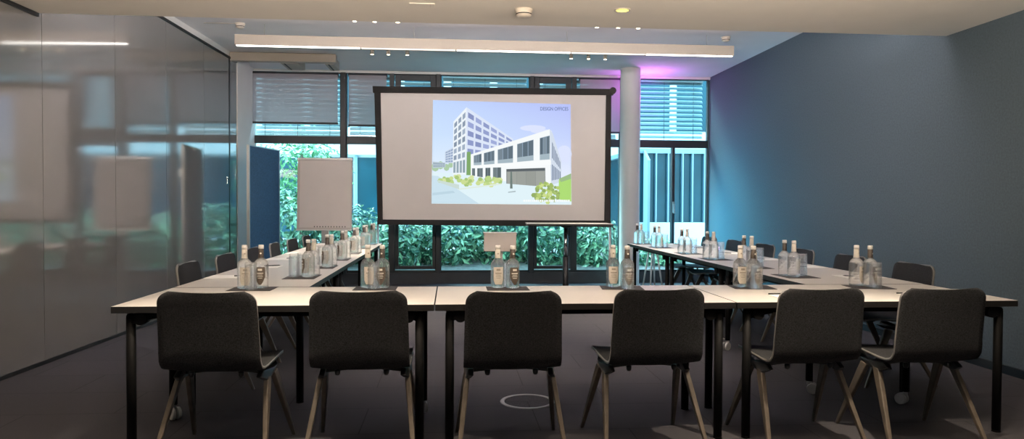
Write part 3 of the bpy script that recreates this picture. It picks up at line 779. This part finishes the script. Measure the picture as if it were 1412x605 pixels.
# ------------------------------------------------------------------ outside
struct('ground', MB().quad([(-14,YB+.16,.02),(16,YB+.16,.02),(16,40,.3),(-14,40,.3)]), M['pave'], label='pale courtyard ground outside')
tag(MB().quad([(-6,YB+.18,.06),(7,YB+.18,.06),(7,13.6,.35),(-6,13.6,.35)]).build('planting_bed', M['soil']), 'grey soil bed outside along the windows', 'planting bed')['kind'] = 'stuff'
def leaves(n, centre, rad, ln, m, seed, surface=.55):
    q = random.Random(seed); g = MB(); cols = []
    c = Vector(centre)
    for _ in range(n):
        d = Vector((q.gauss(0,1), q.gauss(0,1), q.gauss(0,1))).normalized()
        r = surface+(1-surface)*q.random()
        p = c+Vector((d.x*rad[0], d.y*rad[1], d.z*rad[2]))*r
        if p.z < .1: p.z = .1+q.random()*.12
        out = (d+Vector((q.uniform(-.7,.7), q.uniform(-.9,.4), q.uniform(-.2,.9)))).normalized()
        ax = out.cross(Vector((q.uniform(-1,1), q.uniform(-1,1), q.uniform(-.3,1)))).normalized()
        side = ax.cross(out).normalized(); l = ln*q.uniform(.6,1.25); w = l*.2
        tip = p+ax*l/2-out*l*.10; ba = p-ax*l/2; mid = p+out*.0
        n0 = len(g.v)
        g.v += [tuple(ba), tuple(mid+side*w+out*w*.35), tuple(tip), tuple(mid-side*w+out*w*.35), tuple(mid)]
        k = q.random()**2.6
        for f in ((0,4,1),(1,4,2),(2,4,3),(3,4,0)): g.face([n0+i for i in f], 0, False); cols.append(k)
    return g, cols
def plant(name, label, cat, centre, rad, n, ln, m, seed, trunk, group):
    t = thing(name, label, cat, (centre[0], centre[1], .05), 0, group)
    g, cols = leaves(n, (0, 0, centre[2]-.05), rad, ln, m, seed)
    me = bpy.data.meshes.new('foliage'); me.from_pydata(g.v, [], g.f); me.materials.append(m)
    ca = me.color_attributes.new('Col', 'FLOAT_COLOR', 'CORNER')
    for p in me.polygons:
        for l_ in p.loop_indices: k = cols[p.index]; ca.data[l_].color = (k, k, k, 1)
    o = bpy.data.objects.new('foliage', me); COL.objects.link(o); o.parent = t
    s = MB()
    if trunk: s.path([(0,0,0), (.03,.02,centre[2]*.4), (-.02,.03,centre[2]*.9), (.05,0,centre[2]+rad[2]*.5)], [.06,.05,.04,.02], 10)
    else:
        for k in range(5):
            q = k*1.256; s.path([(.05*math.cos(q), .05*math.sin(q), 0), (rad[0]*.5*math.cos(q), rad[1]*.5*math.sin(q), centre[2])], [.015, .008], 6)
    s.build('trunk' if trunk else 'stem', M['bark'], t)
SH = [(-2.75,13.0,.75,.75,.7,.85,'in the leftmost window behind the pinboard'), (-1.75,12.9,.55,.7,.65,.72,'behind the flipchart'),
      (-.95,12.75,.45,.6,.6,.62,'under the left corner of the screen'), (-.1,12.9,.55,.65,.6,.62,'below the screen left of its middle'),
      (.85,13.0,.62,.7,.6,.66,'behind the lectern panel'), (1.75,12.8,.60,.65,.6,.68,'behind the column of the high projector table'),
      (2.55,12.8,.5,.55,.55,.60,'just left of the white column'), (3.6,12.9,.28,.75,.55,.38,'low in the rightmost window')]
for k, (x, y, z, a, b, c, w) in enumerate(SH):
    plant('laurel_shrub', 'glossy green laurel shrub outside, %s' % w, 'shrub', (x, y, z), (a, b, c), 1500, .145, M['leaf'], 20+k, False, 'laurel shrubs outside the windows')
plant('young_tree', 'light green leafy young tree outside, between pinboard and flipchart', 'tree', (-2.75, 13.6, 1.75), (1.0, .8, .95), 1900, .12, M['leaft'], 5, True, None)

# building across the courtyard: pale floor slab band over teal glazing
bt = thing('courtyard_building', 'pale building with teal glazing across the courtyard, seen left of the screen', 'building', (-1.5, 19.1, 0))
MB().box(-6, 11, 0, 6, .2, 6.5).build('wall', M['facade'], bt)
MB().box(-6.1, 11.1, -.25, 0, 2.48, 2.80).build('floor_band', M['facade'], bt)
for k in range(13):
    x = -5.7+k*1.2
    w = MB().box(x, x+1.08, -.03, -.002, .35, 2.42).build('window', M['facglass'], bt)
    MB().box(x-.07, x+.0, -.09, -.002, .3, 2.47).build('post', M['facfin'], bt)
for k in range(13):
    x = -5.7+k*1.2
    MB().box(x, x+1.0, -.03, -.002, 3.2, 5.2).build('window', M['facglass'], bt)
# annexe with vertical fins outside the rightmost window
at_ = thing('glazed_annexe', 'low glazed annexe with vertical metal fins outside the rightmost window', 'building', (5.0, 15.6, 0))
MB().box(-.9, 3.2, 0, 3, .2, 2.36).build('wall', M['facglass'], at_)
MB().box(-1.0, 3.3, -.1, 3.1, 2.36, 2.46).build('roof_edge', M['facfin'], at_)
MB().box(-.95, 3.2, -.12, -.002, .1, .86).build('parapet', M['facade'], at_)
for k in range(11):
    x = -.85+k*.27+(.05 if k % 3 == 0 else 0)
    MB().box(x, x+.03, -.10, -.002, .86, 2.36).build('fin', M['facfin'], at_)
sw = thing('side_wing', 'grey side wing of the annexe with sloping roof line, right behind the column', 'building', (3.75, 13.7, 0))
g = MB(); g.v = [(0,0,.1),(.05,0,.1),(.45,1.8,.1),(.4,1.8,.1),(0,0,2.1),(.05,0,2.1),(.45,1.8,2.42),(.4,1.8,2.42)]
for f in ((3,2,1,0),(4,5,6,7),(0,1,5,4),(1,2,6,5),(2,3,7,6),(3,0,4,7)): g.face(f)
g.build('wall', M['facfin'], sw)

# ------------------------------------------------------------------ light
wd = bpy.data.worlds.new('sky'); scene.world = wd; wd.use_nodes = True
nt = wd.node_tree; bg = nt.nodes['Background']
tc = nt.nodes.new('ShaderNodeTexCoord'); sx = nt.nodes.new('ShaderNodeSeparateXYZ'); rp = nt.nodes.new('ShaderNodeValToRGB')
nt.links.new(tc.outputs['Generated'], sx.inputs[0]); nt.links.new(sx.outputs['Z'], rp.inputs[0]); nt.links.new(rp.outputs[0], bg.inputs[0])
rp.color_ramp.elements[0].color = (.62, .88, 1.0, 1); rp.color_ramp.elements[1].color = (.42, .74, 1.0, 1)
bg.inputs[1].default_value = 6.0
# downlights in the soffit above the near tables
def downlight(x, y, tgt, p, size, blend, label):
    t = thing('recessed_downlight', label, 'ceiling light', (x, y, BZ), 0, 'soffit downlights')
    MB().lathe([(.04,-.001),(.06,-.001),(.06,-.006),(.04,-.006)], 28, closed=True).build('ring', M['cream'], t)
    MB().lathe([(0,-.003),(.04,-.003)], 20).build('bulb', M['lamp'], t)
    spot_light(x, y, BZ-.02, tgt, p, size, blend, WARM, .04)
downlight(-.85, 3.2, (-.90, 3.6, .0), 270, 1.0, .8, 'recessed downlight above the left near table')
downlight(1.95, 2.95, (2.0, 3.5, .0), 320, 1.0, .8, 'recessed downlight above the right near table')
downlight(.5, 3.3, (.5, 3.9, .0), 60, 1.0, .8, 'recessed downlight above the middle near table')
def area(x, y, z, sx_, sy_, p, col, rot=(0,0,0)):
    l = bpy.data.lights.new('area', 'AREA'); l.shape = 'RECTANGLE'; l.size = sx_; l.size_y = sy_; l.energy = p; l.color = col
    o = bpy.data.objects.new('added_fill_light', l); COL.objects.link(o); o.location = (x, y, z); o.rotation_euler = rot; return o
area(.5, 0.2, BZ-.03, 4.5, 2.0, 7, (1.0, .88, .76))  # weak fill added above the camera, no fixture there
area(.5, 2.6, 2.05, 5.5, .4, 235, (1.0, .86, .71), (PI-.6, 0, 0))  # added upward fill that brightens the soffit, not a real fitting
# added fill hidden behind the soffit's rear edge, brightening the upper ceiling
area(.5, 5.95, 2.80, 5.8, .07, 165, (1.0, .93, .95), (PI-.3, 0, 0))
sl = bpy.data.lights.new('sun', 'SUN'); sl.energy = 10.0; sl.angle = .5; sl.color = (.6, .95, .92)
o = bpy.data.objects.new('low_sun', sl); COL.objects.link(o); o.location = (-8, 24, 9)
o.rotation_euler = Vector((.5, -.75, -.95)).to_track_quat('-Z', 'Y').to_euler()
cl = bpy.data.lights.new('cyan_fill', 'SPOT'); cl.energy = 230; cl.spot_size = 2.3; cl.spot_blend = 1; cl.color = (.04, .62, 1.0); cl.shadow_soft_size = .05  # added cyan fill that tints the right wall, no real lamp there
o = bpy.data.objects.new('tinted_light', cl); COL.objects.link(o); o.location = (2.83, 11.22, .95)
o.rotation_euler = Vector((1.2, -.75, -.05)).to_track_quat('-Z', 'Y').to_euler()
# magenta accent lamp tucked behind the column
pl = bpy.data.lights.new('magenta', 'POINT'); pl.energy = 16; pl.color = (.85, .15, 1.0); pl.shadow_soft_size = .06
o = bpy.data.objects.new('tinted_light', pl); COL.objects.link(o); o.location = (3.0, 11.1, 2.95)
